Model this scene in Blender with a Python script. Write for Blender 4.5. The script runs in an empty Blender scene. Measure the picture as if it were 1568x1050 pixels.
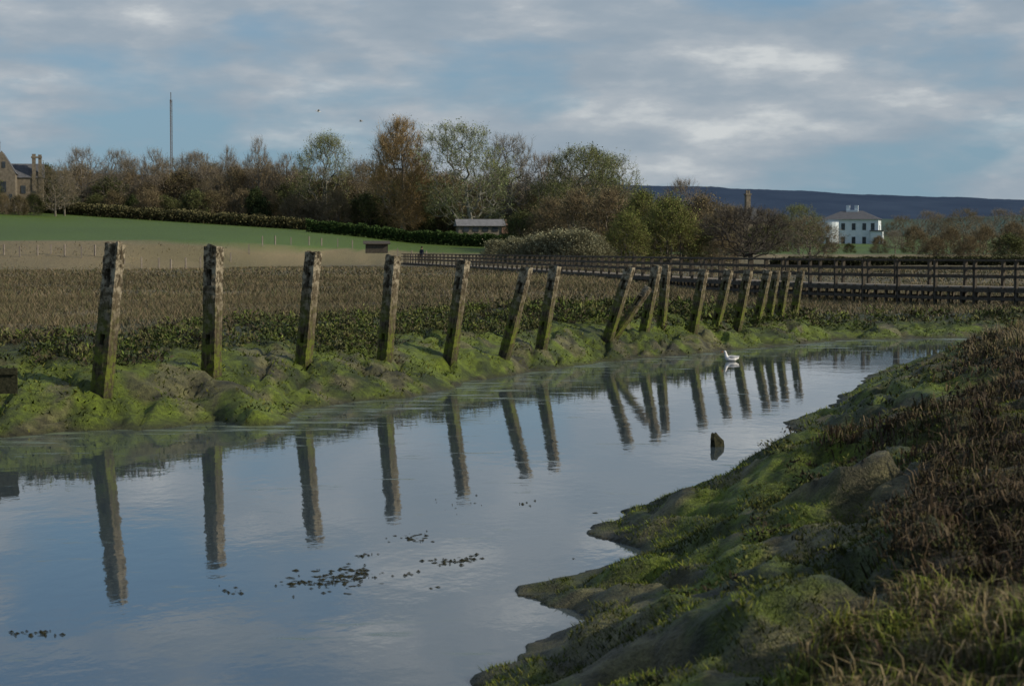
import bpy, math, random
import numpy as np
from mathutils import Vector, Matrix
random.seed(7)
R = np.random.RandomState(11)
scene = bpy.context.scene
CAMZ = 2.6
F = 3000.0

# ------------------------------------------------------------------ noise
P_ = R.permutation(256); T_ = R.rand(256)
def vnoise(x, y, seed=0):
    x = np.asarray(x, float) + seed*17.31; y = np.asarray(y, float) - seed*9.17
    xi = np.floor(x).astype(int); yi = np.floor(y).astype(int)
    fx = x-xi; fy = y-yi
    fx = fx*fx*(3-2*fx); fy = fy*fy*(3-2*fy)
    def h(a, b): return T_[P_[(P_[a & 255]+b) & 255]]
    return ((h(xi, yi)*(1-fx)+h(xi+1, yi)*fx)*(1-fy) + (h(xi, yi+1)*(1-fx)+h(xi+1, yi+1)*fx)*fy)
def fbm(x, y, o=4, seed=0):
    s = 0; a = .5; t = 0
    for i in range(o):
        s = s+a*vnoise(x*2**i, y*2**i, seed+i*3); t += a; a *= .5
    return s/t
def sm(a, b, x):
    t = np.clip((x-a)/(b-a), 0, 1); return t*t*(3-2*t)
def mix(a, b, t): return a*(1-t)+b*t

# ------------------------------------------------------------------ materials
def new_mat(name):
    m = bpy.data.materials.new(name); m.use_nodes = True
    nt = m.node_tree; nt.nodes.clear()
    out = nt.nodes.new('ShaderNodeOutputMaterial'); b = nt.nodes.new('ShaderNodeBsdfPrincipled')
    nt.links.new(b.outputs[0], out.inputs[0])
    return m, nt, b
def N(nt, t, **k):
    n = nt.nodes.new(t)
    for a, v in k.items(): setattr(n, a, v)
    return n
def noise_node(nt, vec, scale, detail=4, rough=.6):
    n = N(nt, 'ShaderNodeTexNoise'); n.inputs['Scale'].default_value = scale
    n.inputs['Detail'].default_value = detail; n.inputs['Roughness'].default_value = rough
    nt.links.new(vec, n.inputs['Vector']); return n
def ramp(nt, fac, pts):
    r = N(nt, 'ShaderNodeValToRGB'); e = r.color_ramp.elements
    while len(e) > 1: e.remove(e[-1])
    e[0].position = pts[0][0]; e[0].color = (*pts[0][1], 1)
    for p, c in pts[1:]:
        q = e.new(p); q.color = (*c, 1)
    nt.links.new(fac, r.inputs[0]); return r
def mixc(nt, fac, a, b, mode='MIX'):
    m = N(nt, 'ShaderNodeMix', data_type='RGBA', blend_type=mode)
    if isinstance(fac, float): m.inputs[0].default_value = fac
    else: nt.links.new(fac, m.inputs[0])
    for i, v in ((6, a), (7, b)):
        if isinstance(v, tuple): m.inputs[i].default_value = (*v, 1)
        else: nt.links.new(v, m.inputs[i])
    return m.outputs[2]
def bump(nt, b, h, strength, dist):
    n = N(nt, 'ShaderNodeBump'); n.inputs['Strength'].default_value = strength
    n.inputs['Distance'].default_value = dist
    nt.links.new(h, n.inputs['Height']); nt.links.new(n.outputs[0], b.inputs['Normal'])

def mat_attr(name, rough=.8, spec=.2, sub=0.0):
    m, nt, b = new_mat(name)
    a = N(nt, 'ShaderNodeAttribute', attribute_name='Col')
    nt.links.new(a.outputs[0], b.inputs['Base Color'])
    b.inputs['Roughness'].default_value = rough
    b.inputs['Specular IOR Level'].default_value = spec
    return m
def mat_noise(name, c1, c2, scale=5, rough=.85, bs=.3, bd=.02, spec=.2, detail=5):
    m, nt, b = new_mat(name)
    tc = N(nt, 'ShaderNodeTexCoord')
    n = noise_node(nt, tc.outputs['Object'], scale, detail)
    r = ramp(nt, n.outputs[0], [(.3, c1), (.7, c2)])
    nt.links.new(r.outputs[0], b.inputs['Base Color'])
    b.inputs['Roughness'].default_value = rough
    b.inputs['Specular IOR Level'].default_value = spec
    if bs: bump(nt, b, n.outputs[0], bs, bd)
    return m

# ground
m_ground, nt, b = new_mat('ground_mud_moss_grass')
a = N(nt, 'ShaderNodeAttribute', attribute_name='Col')
tc = N(nt, 'ShaderNodeTexCoord')
n1 = noise_node(nt, tc.outputs['Object'], 9, 5, .7)
n2 = noise_node(nt, tc.outputs['Object'], 45, 3, .7)
r1 = ramp(nt, n1.outputs[0], [(.3, (.38, .38, .38)), (.7, (1.55, 1.55, 1.4))])
c = mixc(nt, 1.0, a.outputs[0], r1.outputs[0], 'MULTIPLY')
r2 = ramp(nt, n2.outputs[0], [(.3, (.55, .55, .55)), (.7, (1.45, 1.45, 1.4))])
c = mixc(nt, .8, c, r2.outputs[0], 'MULTIPLY')
nt.links.new(c, b.inputs['Base Color'])
b.inputs['Roughness'].default_value = .6; b.inputs['Specular IOR Level'].default_value = .35
ad = N(nt, 'ShaderNodeMath', operation='ADD'); nt.links.new(n1.outputs[0], ad.inputs[0]); nt.links.new(n2.outputs[0], ad.inputs[1])
bump(nt, b, ad.outputs[0], .9, .07)

m_veg = mat_attr('vegetation_blades', .75, .2)
m_twig = mat_attr('tree_twigs_leaves', .85, .1)

def mrange(nt, v, a0, a1, b0=0, b1=1):
    r = N(nt, 'ShaderNodeMapRange'); r.inputs[1].default_value = a0; r.inputs[2].default_value = a1
    r.inputs[3].default_value = b0; r.inputs[4].default_value = b1; nt.links.new(v, r.inputs[0]); return r.outputs[0]
def mth(nt, op, a, b_):
    m = N(nt, 'ShaderNodeMath', operation=op)
    for i, v in ((0, a), (1, b_)):
        if isinstance(v, (int, float)): m.inputs[i].default_value = v
        else: nt.links.new(v, m.inputs[i])
    return m.outputs[0]
# weathered timber
m_post, nt, b = new_mat('weathered_tidal_timber')
tc = N(nt, 'ShaderNodeTexCoord'); mp = N(nt, 'ShaderNodeMapping'); mp.inputs['Scale'].default_value = (12, 12, .7)
nt.links.new(tc.outputs['Object'], mp.inputs[0])
g = noise_node(nt, mp.outputs[0], 2.6, 6, .7)
wood = ramp(nt, g.outputs[0], [(.36, (.018, .014, .008)), (.53, (.065, .052, .030)), (.72, (.19, .155, .10))])
sx = N(nt, 'ShaderNodeSeparateXYZ'); nt.links.new(tc.outputs['Object'], sx.inputs[0])
p = noise_node(nt, tc.outputs['Object'], 3.5, 6, .75)
p2 = noise_node(nt, tc.outputs['Object'], 7.5, 5, .7)
alg = mth(nt, 'MULTIPLY', mrange(nt, sx.outputs[2], 2.0, .9), mrange(nt, p.outputs[0], .45, .57))
c = mixc(nt, alg, wood.outputs[0], (.11, .135, .016))
topm = mth(nt, 'MULTIPLY', mrange(nt, sx.outputs[2], 1.0, 2.2), mrange(nt, p2.outputs[0], .47, .60))
c = mixc(nt, topm, c, (.32, .28, .20))
wet = mrange(nt, sx.outputs[2], .7, .1)
c = mixc(nt, wet, c, (.018, .02, .011))
nt.links.new(c, b.inputs['Base Color']); b.inputs['Roughness'].default_value = .8
b.inputs['Specular IOR Level'].default_value = .2
bump(nt, b, g.outputs[0], 1.0, .035)

m_board = mat_noise('boardwalk_dark_timber', (.04, .036, .028), (.10, .087, .068), 6)
m_deck = mat_noise('boardwalk_deck', (.22, .19, .15), (.36, .31, .24), 3)
m_white = mat_noise('white_render', (.52, .60, .66), (.66, .72, .76), 1.2, bs=.05)
m_slate = mat_noise('slate_roof', (.07, .075, .085), (.13, .135, .15), 3)
m_stone = mat_noise('rubble_stone', (.10, .088, .07), (.22, .19, .145), 2.5)
m_brick = mat_noise('faded_brick', (.2, .11, .08), (.3, .19, .14), 4)
m_glass = mat_noise('dark_window', (.02, .025, .03), (.05, .06, .07), 2, rough=.15, bs=0, spec=.5)
m_steel = mat_noise('mast_steel', (.10, .09, .09), (.2, .17, .16), 2, bs=0)
m_weed = mat_noise('floating_weed', (.012, .014, .009), (.05, .05, .03), 30, rough=.9, spec=.05)
m_gw = mat_noise('gull_white_feather', (.76, .76, .76), (.86, .86, .85), 20, bs=.1, bd=.005)
m_gg = mat_noise('gull_grey_wing', (.32, .34, .37), (.45, .47, .5), 20, bs=.1, bd=.005)
m_beak = mat_noise('gull_beak', (.35, .10, .03), (.45, .15, .04), 20, bs=0)
m_black = mat_noise('dark_feather', (.02, .02, .02), (.04, .04, .04), 20, bs=0)
m_cloth = mat_noise('dark_blue_coat', (.012, .016, .035), (.03, .035, .06), 8)
m_skin = mat_noise('skin', (.42, .27, .2), (.48, .32, .24), 12, bs=0)
m_hair = mat_noise('hair', (.03, .02, .015), (.06, .04, .03), 30)

# ------------------------------------------------------------------ mesh helpers
def fast_mesh(name, V, Fc, mat, col=None, smooth=False):
    V = np.ascontiguousarray(V, np.float32); Fc = np.ascontiguousarray(Fc, np.int32)
    me = bpy.data.meshes.new(name); k = Fc.shape[1]
    me.vertices.add(len(V)); me.vertices.foreach_set('co', V.ravel())
    me.loops.add(Fc.size); me.loops.foreach_set('vertex_index', Fc.ravel())
    me.polygons.add(len(Fc)); me.polygons.foreach_set('loop_start', np.arange(0, Fc.size, k, dtype=np.int32))
    me.update(calc_edges=True)
    me.polygons.foreach_set('use_smooth', np.full(len(Fc), smooth))
    if col is not None:
        at = me.color_attributes.new('Col', 'FLOAT_COLOR', 'POINT')
        c4 = np.ones((len(V), 4), np.float32); c4[:, :3] = col
        at.data.foreach_set('color', c4.ravel())
    me.materials.append(mat); me.validate()
    return me
def add_obj(name, me, parent=None, loc=(0, 0, 0), rot=(0, 0, 0), scale=(1, 1, 1)):
    o = bpy.data.objects.new(name, me); scene.collection.objects.link(o)
    o.location = loc; o.rotation_euler = rot; o.scale = scale
    if parent: o.parent = parent
    return o
def empty(name, loc=(0, 0, 0), rot=(0, 0, 0)):
    return add_obj(name, None, None, loc, rot)
class MB:
    def __init__(s): s.v = []; s.f = []
    def box(s, c, size, rotz=0, taper=1):
        i = len(s.v); cx, cy, cz = c; a, b_, h = size[0]/2, size[1]/2, size[2]/2
        cs, sn = math.cos(rotz), math.sin(rotz)
        for z, t in ((-h, 1), (h, taper)):
            for x, y in ((-a, -b_), (a, -b_), (a, b_), (-a, b_)):
                x *= t; y *= t
                s.v.append((cx+x*cs-y*sn, cy+x*sn+y*cs, cz+z))
        for f in ((0, 3, 2, 1), (4, 5, 6, 7), (0, 1, 5, 4), (1, 2, 6, 5), (2, 3, 7, 6), (3, 0, 4, 7)):
            s.f.append(tuple(i+k for k in f))
    def beam(s, p, q, w, h):
        p = Vector(p); q = Vector(q); d = (q-p).normalized()
        up = Vector((0, 0, 1)) if abs(d.z) < .9 else Vector((1, 0, 0))
        r = d.cross(up).normalized(); u = r.cross(d)
        i = len(s.v)
        for e in (p, q):
            for a, b_ in ((-1, -1), (1, -1), (1, 1), (-1, 1)):
                s.v.append(tuple(e+r*a*w/2+u*b_*h/2))
        for f in ((0, 1, 2, 3), (4, 7, 6, 5), (0, 4, 5, 1), (1, 5, 6, 2), (2, 6, 7, 3), (3, 7, 4, 0)):
            s.f.append(tuple(i+k for k in f))
    def poly(s, vs, fs):
        i = len(s.v); s.v += [tuple(v) for v in vs]; s.f += [tuple(i+k for k in f) for f in fs]
    def obj(s, name, mat, parent=None, **k):
        me = bpy.data.meshes.new(name); me.from_pydata(s.v, [], s.f); me.update(); me.materials.append(mat)
        return add_obj(name, me, parent, **k)

# ------------------------------------------------------------------ shorelines (world metres)
LEFT = [(-120, 2), (-60, 12), (-30, 19.5), (-16, 23.5), (-10, 25.8), (-7.08, 27.1), (-6.4, 28.2), (-6.0, 28.5), (-5.2, 28.6), (-4.5, 29.9), (-3.9, 29.0), (-3.46, 29.3),
        (-3.35, 32), (-2.55, 34.0), (-1.9, 34.6), (-1.5, 35.7), (-1.16, 37), (-.83, 38.8), (.22, 41.3), (.94, 42.9), (2.07, 45.6), (3.3, 47.6), (4.5, 49.1),
        (5.4, 51), (7.4, 53.4), (9.7, 57.0), (12.5, 58.4), (16, 59), (24, 61), (40, 66), (120, 85)]
RIGHT = [(120, 78), (40, 58.5), (24, 53), (14, 50.5), (10.9, 49), (9.96, 47), (8.6, 43.8), (7.57, 40.8), (5.9, 34.9), (5.2, 32), (4.15, 29.7), (4.1, 28), (4.2, 26.0), (3.5, 24.3), (2.66, 22.2),
         (1.9, 21), (1.22, 19.7), (.75, 18.3), (.68, 17.9), (1.1, 17.0), (1.0, 16.4), (.45, 15.5), (.03, 14.9), (.40, 13.86), (.2, 12.9), (-.17, 11.7), (-.5, 9.5), (-1.3, 5), (-2.6, 0), (-7, -10), (-20, -35), (-60, -80), (-140, -90)]
def pdist(x, y, pl):
    d = np.full(x.shape, 1e9)
    for (ax, ay), (bx, by) in zip(pl[:-1], pl[1:]):
        vx, vy = bx-ax, by-ay
        t = np.clip(((x-ax)*vx+(y-ay)*vy)/(vx*vx+vy*vy), 0, 1)
        d = np.minimum(d, (x-ax-t*vx)**2+(y-ay-t*vy)**2)
    return np.sqrt(d)
def inside(x, y, pg):
    c = np.zeros(x.shape, bool); n = len(pg)
    for i in range(n):
        ax, ay = pg[i]; bx, by = pg[(i+1) % n]
        if ay == by: continue
        c ^= ((ay > y) != (by > y)) & (x < (bx-ax)*(y-ay)/(by-ay)+ax)
    return c
def shore(x, y):
    wx = x+.35*(fbm(x*.9, y*.9, 3, 5)-.5)+.25*(fbm(x*3, y*3, 2, 8)-.5)
    wy = y+.6*(fbm(x*.8, y*.6, 3, 6)-.5)+.35*(fbm(x*3, y*2, 2, 9)-.5)
    return pdist(wx, wy, LEFT), pdist(wx, wy, RIGHT), inside(wx, wy, LEFT+RIGHT)
def emb_y(x): return mix(172., 245., sm(-35, -12, x))
def height(x, y, full=False):
    dL, dR, ins = shore(x, y)
    isL = dL < dR; s = np.minimum(dL, dR)
    L = mix(1.12, .5, sm(2, 12, x)); L = mix(L, 1.0, sm(90, 140, y))
    zl = L*(1-np.exp(-s/1.9))
    amp = np.exp(-s/5)*(1-np.exp(-s/.35))
    zl += amp*(.42*(fbm(x*.8, y*.5, 4, 1)-.5)+.20*(fbm(x*2.6, y*1.6, 3, 2)-.5)+.10*(fbm(x*7, y*4.5, 2, 4)-.5))
    zl -= amp*.22*np.clip(1-np.abs(fbm(x*1.3, y*.4, 3, 33)-.5)*14, 0, 1)
    zl += .12*(fbm(x*.5, y*.5, 4, 3)-.5)*sm(1, 5, s)
    ye = emb_y(x)
    lf = 1-sm(-35, -5, x)
    zl += mix(1.2, 2.55, lf)*sm(-12, 2, y-ye)
    zf = np.clip(3.8-.064*x, 2.4, 9.2)
    zl = mix(zl, zf, np.clip((y-ye-4)/(300-ye-4), 0, 1))
    zl += .02*np.clip(y-300, 0, 200)
    zr = mix(1.30, 1.0, sm(26, 42, y))*(1-np.exp(-(s**1.25)/2.7))
    ampr = (1-np.exp(-s/.6))
    lum = fbm(x*1.1, y*.8, 4, 12)
    zr += ampr*(.42*(lum-.5)+.22*(fbm(x*3.0, y*2.0, 3, 14)-.5)+.07*(fbm(x*9, y*6, 2, 15)-.5))
    zr -= ampr*.2*np.clip(1-np.abs(fbm(x*1.1+y*.3, y*.8, 2, 43)-.5)*11, 0, 1)
    zr = np.where((np.hypot(x, y) < 5), np.minimum(zr, 1.2), zr)
    z = np.where(isL, zl, zr)
    z = np.maximum(z, .0)+.012
    zw = -.55*(1-np.exp(-s/1.2))-.02
    z = np.where(ins, zw, z)
    if full: return z, s, isL, ins
    return z

# ------------------------------------------------------------------ ground sheet
def geo(a, b_, s0, k):
    o = [a]; s = s0
    while o[-1] < b_: o.append(o[-1]+s); s *= k
    return o
ys = list(np.arange(-30, 6, 1.5))+list(np.arange(6, 26, .055))+list(np.arange(26, 62, .13))+geo(62, 4500, .3, 1.045)
xr = geo(16, 3500, .25, 1.09); xl = [-v for v in geo(9, 3500, .25, 1.08)][::-1]
xs = xl[:-1]+list(np.arange(-9, -.5, .08))+list(np.arange(-.5, 6, .055))+list(np.arange(6, 16, .11))+xr
xs = np.array(xs); ys = np.array(ys)
X, Y = np.meshgrid(xs, ys)
Z, S, IL, INS = height(X, Y, True)
nx, ny = len(xs), len(ys)
def C(*c): return np.array(c, float)
def cmix(a, b_, t): return a*(1-t[..., None])+b_*t[..., None]
def ground_col(X, Y, Z, S, IL, INS):
    n = fbm(X*.9, Y*.7, 4, 21); n2 = fbm(X*3.3, Y*2.5, 3, 22); n3 = fbm(X*.25, Y*.25, 3, 23); n4 = fbm(X*8, Y*6, 2, 24)
    one = np.ones(X.shape+(3,))
    mm = sm(.36, .62, n*.4+n2*.35+n4*.25)
    moss = cmix(C(.035, .052, .010)*one, C(.135, .185, .016)*one, mm)
    mud = cmix(C(.045, .038, .026)*one, C(.18, .155, .10)*one, sm(.3, .7, n2*.6+n4*.4))
    # left bank
    cl = cmix(moss, mud, sm(.57, .66, fbm(X*1.6, Y*.9, 4, 25))*.7)
    cl = cmix(cl, C(.04, .05, .015)*one, sm(1.9, 4.6, S+2.5*(n-.5)+2*(n2-.5)))
    marsh = cmix(C(.075, .07, .034)*one, C(.16, .13, .072)*one, sm(.35, .65, n3))
    cl = cmix(cl, marsh, sm(5, 9, S+2*(n-.5)))
    ye = emb_y(X)
    tan = cmix(C(.13, .115, .06)*one, C(.22, .18, .105)*one, sm(.3, .7, fbm(X*.5, Y*.12, 4, 29)))
    cl = cmix(cl, tan, sm(-22, -6, Y-ye+12*(n3-.5)))
    cl = cmix(cl, C(.07, .12, .014)*one*(.8+.4*fbm(X*.08, Y*.03, 3, 27)[..., None]), sm(1, 4, Y-ye+6*(n-.5)))
    cl = cmix(cl, C(.05, .07, .045)*one, sm(420, 900, Y))
    # right bank
    cr = cmix(moss*.9, mud, sm(.53, .62, fbm(X*1.5, Y*1.1, 4, 26))*.75)
    brn = sm(.14, .22, X/np.maximum(Y, 1)+.14*(n-.5))*sm(1.5, 3.5, S)
    cr = cmix(cr, C(.045, .033, .02)*one, brn*.85)
    c = np.where(IL[..., None], cl, cr)
    wet = 1-sm(.02, .12, Z)
    c = cmix(c, C(.04, .04, .018)*one, wet*.7)
    c = np.where(INS[..., None], C(.03, .03, .02)*one, c)
    return c
COL = ground_col(X, Y, Z, S, IL, INS)
idx = np.arange(nx*ny).reshape(ny, nx)
Fq = np.stack([idx[:-1, :-1], idx[:-1, 1:], idx[1:, 1:], idx[1:, :-1]], -1).reshape(-1, 4)
V = np.stack([X, Y, Z], -1).reshape(-1, 3)
add_obj('ground', fast_mesh('ground', V, Fq, m_ground, COL.reshape(-1, 3), True))

# ------------------------------------------------------------------ water
m_water, nt, b = new_mat('creek_water')
tc = N(nt, 'ShaderNodeTexCoord'); a = N(nt, 'ShaderNodeAttribute', attribute_name='Col')
mp = N(nt, 'ShaderNodeMapping'); mp.inputs['Scale'].default_value = (1.0, .55, 1); mp.inputs['Rotation'].default_value = (0, 0, -.35)
nt.links.new(tc.outputs['Object'], mp.inputs[0])
w1 = noise_node(nt, mp.outputs[0], 7, 3, .5); w2 = noise_node(nt, mp.outputs[0], 1.2, 2, .5)
hh = mth(nt, 'ADD', mth(nt, 'MULTIPLY', w1.outputs[0], .3), mth(nt, 'MULTIPLY', w2.outputs[0], 1.0))
bump(nt, b, hh, 1.0, .0038)
mp2 = N(nt, 'ShaderNodeMapping'); mp2.inputs['Scale'].default_value = (.5, 1.6, 1); mp2.inputs['Rotation'].default_value = (0, 0, .25)
nt.links.new(tc.outputs['Object'], mp2.inputs[0])
sc1 = noise_node(nt, mp2.outputs[0], 1.3, 7, .72)
scA = mth(nt, 'MULTIPLY', mrange(nt, mth(nt, 'ADD', sc1.outputs[0], a.outputs[0]), .60, .74), .8)
c = mixc(nt, scA, (.05, .07, .082), (.15, .19, .08))
nt.links.new(c, b.inputs['Base Color'])
nt.links.new(mrange(nt, scA, 0, .8, .03, .5), b.inputs['Roughness'])
b.inputs['IOR'].default_value = 1.55
b.inputs['Specular IOR Level'].default_value = .5
wx = np.arange(-60, 60.1, .4); wy = np.arange(-34, 84.1, .4); WX, WY = np.meshgrid(wx, wy)
dl = pdist(WX, WY, LEFT); mask = .16*np.exp(-dl/1.5)
ii = np.arange(WX.size).reshape(WX.shape)
add_obj('water', fast_mesh('water', np.stack([WX, WY, 0*WX], -1).reshape(-1, 3),
        np.stack([ii[:-1, :-1], ii[:-1, 1:], ii[1:, 1:], ii[1:, :-1]], -1).reshape(-1, 4), m_water,
        np.repeat(mask.reshape(-1, 1), 3, 1), True))

# ------------------------------------------------------------------ blades
def blades(x, y, z, h, w, lean, col, near=False):
    n = len(x); az = R.rand(n)*2*np.pi; la = R.rand(n)*2*np.pi
    dx, dy = np.cos(az)*w/2, np.sin(az)*w/2
    lx, ly = np.cos(la)*lean*h, np.sin(la)*lean*h
    b0 = np.stack([x-dx, y-dy, z-.02], 1); b1 = np.stack([x+dx, y+dy, z-.02], 1)
    if not near:
        t = np.stack([x+lx, y+ly, z+h], 1)
        V = np.stack([b0, b1, t], 1).reshape(-1, 3); Fc = np.arange(3*n).reshape(-1, 3)
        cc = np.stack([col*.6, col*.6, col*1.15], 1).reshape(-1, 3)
    else:
        m0 = np.stack([x-dx*.8+lx*.35, y-dy*.8+ly*.35, z+h*.6], 1); m1 = np.stack([x+dx*.8+lx*.35, y+dy*.8+ly*.35, z+h*.6], 1)
        hz = h*np.clip(1.05-.55*lean, .3, 1)
        t = np.stack([x+lx*1.1, y+ly*1.1, z+hz], 1)
        V = np.stack([b0, b1, m0, m1, t], 1).reshape(-1, 3); k = np.arange(n)*5
        Fc = np.concatenate([np.stack([k, k+1, k+3], 1), np.stack([k, k+3, k+2], 1), np.stack([k+2, k+3, k+4], 1)])
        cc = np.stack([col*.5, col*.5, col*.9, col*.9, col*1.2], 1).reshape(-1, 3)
    return V, Fc, cc
def veg(name, parts):
    vs, fs, cs, o = [], [], [], 0
    for V, Fc, c in parts:
        vs.append(V); fs.append(Fc+o); cs.append(c); o += len(V)
    add_obj(name, fast_mesh(name, np.concatenate(vs), np.concatenate(fs), m_veg, np.concatenate(cs)))
def pick(cols, n, var=.25):
    cols = np.array(cols); c = cols[R.randint(len(cols), size=n)]
    return c*(1+var*(R.rand(n, 1)*2-1))
def fan(n, d0, d1, b0=-.30, b1=.30, p=1.0):
    u = R.rand(n); d = np.sqrt(d0**2+u**p*(d1**2-d0**2)); t = b0+(b1-b0)*R.rand(n)
    return d*t, d

# marsh grass
parts = []
for n, d0, d1, h, w in ((180000, 30, 60, .12, .018), (120000, 58, 110, .13, .035), (60000, 100, 190, .14, .07)):
    x, y = fan(n, d0, d1)
    z, s, il, ins = height(x, y, True)
    den = fbm(x*.35, y*.35, 3, 31); den2 = fbm(x*.08, y*.05, 3, 35)
    k = il & ~ins & (s > 3.8+2.5*den) & (R.rand(n) < .25+1.1*den) & (y < emb_y(x)-12*R.rand(n))
    x, y, z, den, den2 = x[k], y[k], z[k], den[k], den2[k]; m = len(x)
    col = pick([(.165, .13, .075), (.12, .108, .052), (.19, .15, .09), (.08, .09, .036), (.10, .085, .05)], m)*(.6+.9*den2[:, None])
    hh = h*(.5+R.rand(m))*(.4+1.2*den)
    parts.append(blades(x, y, z, hh, w*(.6+R.rand(m)), .3+1.1*R.rand(m), col))
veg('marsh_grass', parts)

# leafy clumps
def leaf_clumps(nc, leaves, d0, d1, smin, smax, rad, lh, cols, lsz, left=True, b0=-.3, b1=.3, thr=.35, seed=51):
    x, y = fan(nc, d0, d1, b0, b1); z, s, il, ins = height(x, y, True)
    den = fbm(x*.8, y*.6, 3, seed); d2 = fbm(x*2.2, y*1.4, 3, seed+3)
    k = (il == left) & ~ins & (s > smin+2.6*(den-.5)+1.6*(d2-.5)) & (s < smax+1.5*(d2-.5)) & (d2 > thr)
    x, y, z = x[k], y[k], z[k]; nc = len(x)
    rr = rad*(.5+R.rand(nc))
    ci = np.repeat(np.arange(nc), leaves); n = len(ci)
    u = R.rand(n)**.5; th = R.rand(n)*2*np.pi; ph = R.rand(n)
    px = x[ci]+rr[ci]*u*np.cos(th); py = y[ci]+rr[ci]*u*np.sin(th)
    pz = z[ci]+lh*(rr[ci]/rad)*ph*(1-.6*u)
    sz = lsz*(.6+.8*R.rand(n))
    a1 = R.randn(n, 3); a1[:, 2] = np.abs(a1[:, 2])*1.0+.2; a1 /= np.linalg.norm(a1, axis=1)[:, None]
    a2 = np.cross(a1, R.randn(n, 3)); a2 /= np.linalg.norm(a2, axis=1)[:, None]
    c0 = np.stack([px, py, pz], 1)
    V = np.stack([c0, c0+a1*sz[:, None]+a2*sz[:, None]*.35, c0+a1*sz[:, None]*1.9, c0+a1*sz[:, None]-a2*sz[:, None]*.35], 1).reshape(-1, 3)
    k = np.arange(n)*4
    Fc = np.concatenate([np.stack([k, k+1, k+2], 1), np.stack([k, k+2, k+3], 1)])
    ccl = pick(cols, nc, .2)
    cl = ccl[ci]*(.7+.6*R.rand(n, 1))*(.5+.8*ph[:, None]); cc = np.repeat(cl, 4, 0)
    return V, Fc, cc
gl = [(.055, .08, .015), (.085, .11, .02), (.03, .042, .014), (.08, .08, .028), (.06, .05, .03), (.10, .105, .035)]
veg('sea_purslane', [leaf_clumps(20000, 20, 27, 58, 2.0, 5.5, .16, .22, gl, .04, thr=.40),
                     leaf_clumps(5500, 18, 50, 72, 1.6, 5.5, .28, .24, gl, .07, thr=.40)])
# algae tufts on both banks
parts = []
for left, n, d0, d1, w, h in ((True, 130000, 27, 60, .035, .04), (False, 200000, 6.5, 24, .012, .024), (False, 60000, 22, 50, .024, .04)):
    x, y = fan(n, d0, d1, -.3 if left else -.05, .3); z, s, il, ins = height(x, y, True)
    k = (il == left) & ~ins & (s < (3.8 if left else 6)) & (z > .04) & (fbm(x*2.2, y*1.5, 3, 61) > .46)
    x, y, z = x[k], y[k], z[k]; m = len(x)
    br = sm(.35, .62, fbm(x*1.6, y*1.2, 3, 62))[:, None]
    col = pick([(.11, .15, .014), (.14, .185, .018), (.06, .09, .012), (.16, .17, .03)], m)*(.4+.65*br)
    parts.append(blades(x, y, z, h*(.4+R.rand(m)), w*(.6+R.rand(m)), .7+1.6*R.rand(m), col))
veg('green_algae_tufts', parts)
# right bank weeds
def tufts(nt_, per, d0, d1, b0, b1, smin, h, w, cols, lean=(.3, 1.2), thr=.4, spread=.08, seed=71, cond=None):
    x, y = fan(nt_, d0, d1, b0, b1); z, s, il, ins = height(x, y, True)
    edge = b0+.05*(1+2*(fbm(x*.7, y*.5, 3, 77)-.5))
    k = (~il) & ~ins & (s > smin+1.2*(fbm(x*.9, y*.7, 3, 73)-.5)) & (fbm(x*1.5, y*1.3, 3, seed) > thr) & (x/y > edge)
    x, y, z = x[k], y[k], z[k]
    ci = np.repeat(np.arange(len(x)), per); n = len(ci)
    tc_ = pick(cols, len(x), .2); th = h*(.4+1.1*R.rand(len(x))**1.5)
    bx = x[ci]+R.randn(n)*spread; by = y[ci]+R.randn(n)*spread
    bz_ = height(bx, by)
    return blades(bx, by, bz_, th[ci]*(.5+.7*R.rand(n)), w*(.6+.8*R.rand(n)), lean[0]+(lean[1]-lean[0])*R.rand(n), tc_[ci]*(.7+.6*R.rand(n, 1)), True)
dark = [(.055, .038, .023), (.085, .06, .034), (.042, .036, .018), (.07, .062, .024), (.12, .09, .052)]
tanc = [(.22, .175, .09), (.15, .12, .06), (.27, .22, .13), (.10, .10, .035)]
veg('bank_weeds', [
    tufts(1500, 20, 6, 14, .13, .36, 2.2, .13, .011, dark, thr=.46, lean=(.4, 1.3)),
    tufts(2400, 18, 13, 26, .13, .34, 2.2, .17, .013, dark, thr=.43, lean=(.4, 1.2)),
    tufts(2800, 14, 25, 50, .16, .32, 1.7, .18, .02, dark+tanc[:2], thr=.40)])
kelp = [(.035, .04, .015), (.055, .06, .018), (.035, .028, .016), (.09, .10, .02)]
veg('bank_seaweed_clumps', [
    leaf_clumps(1100, 26, 7, 20, 1.0, 5, .09, .07, kelp, .02, False, .04, .32, .53, 91),
    leaf_clumps(900, 20, 20, 48, .8, 2.6, .16, .12, kelp, .04, False, .08, .32, .52, 93)])
veg('dry_bank_grass', [
    tufts(1300, 26, 5.5, 9.2, .10, .36, 1.6, .15, .008, tanc+[(.15, .19, .03), (.18, .20, .03)], (.3, 1.1), .43, .06, 81),
    tufts(2400, 16, 30, 50, .20, .34, 1.4, .30, .018, tanc, (.15, .8), .38, .1, 83)])

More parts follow.
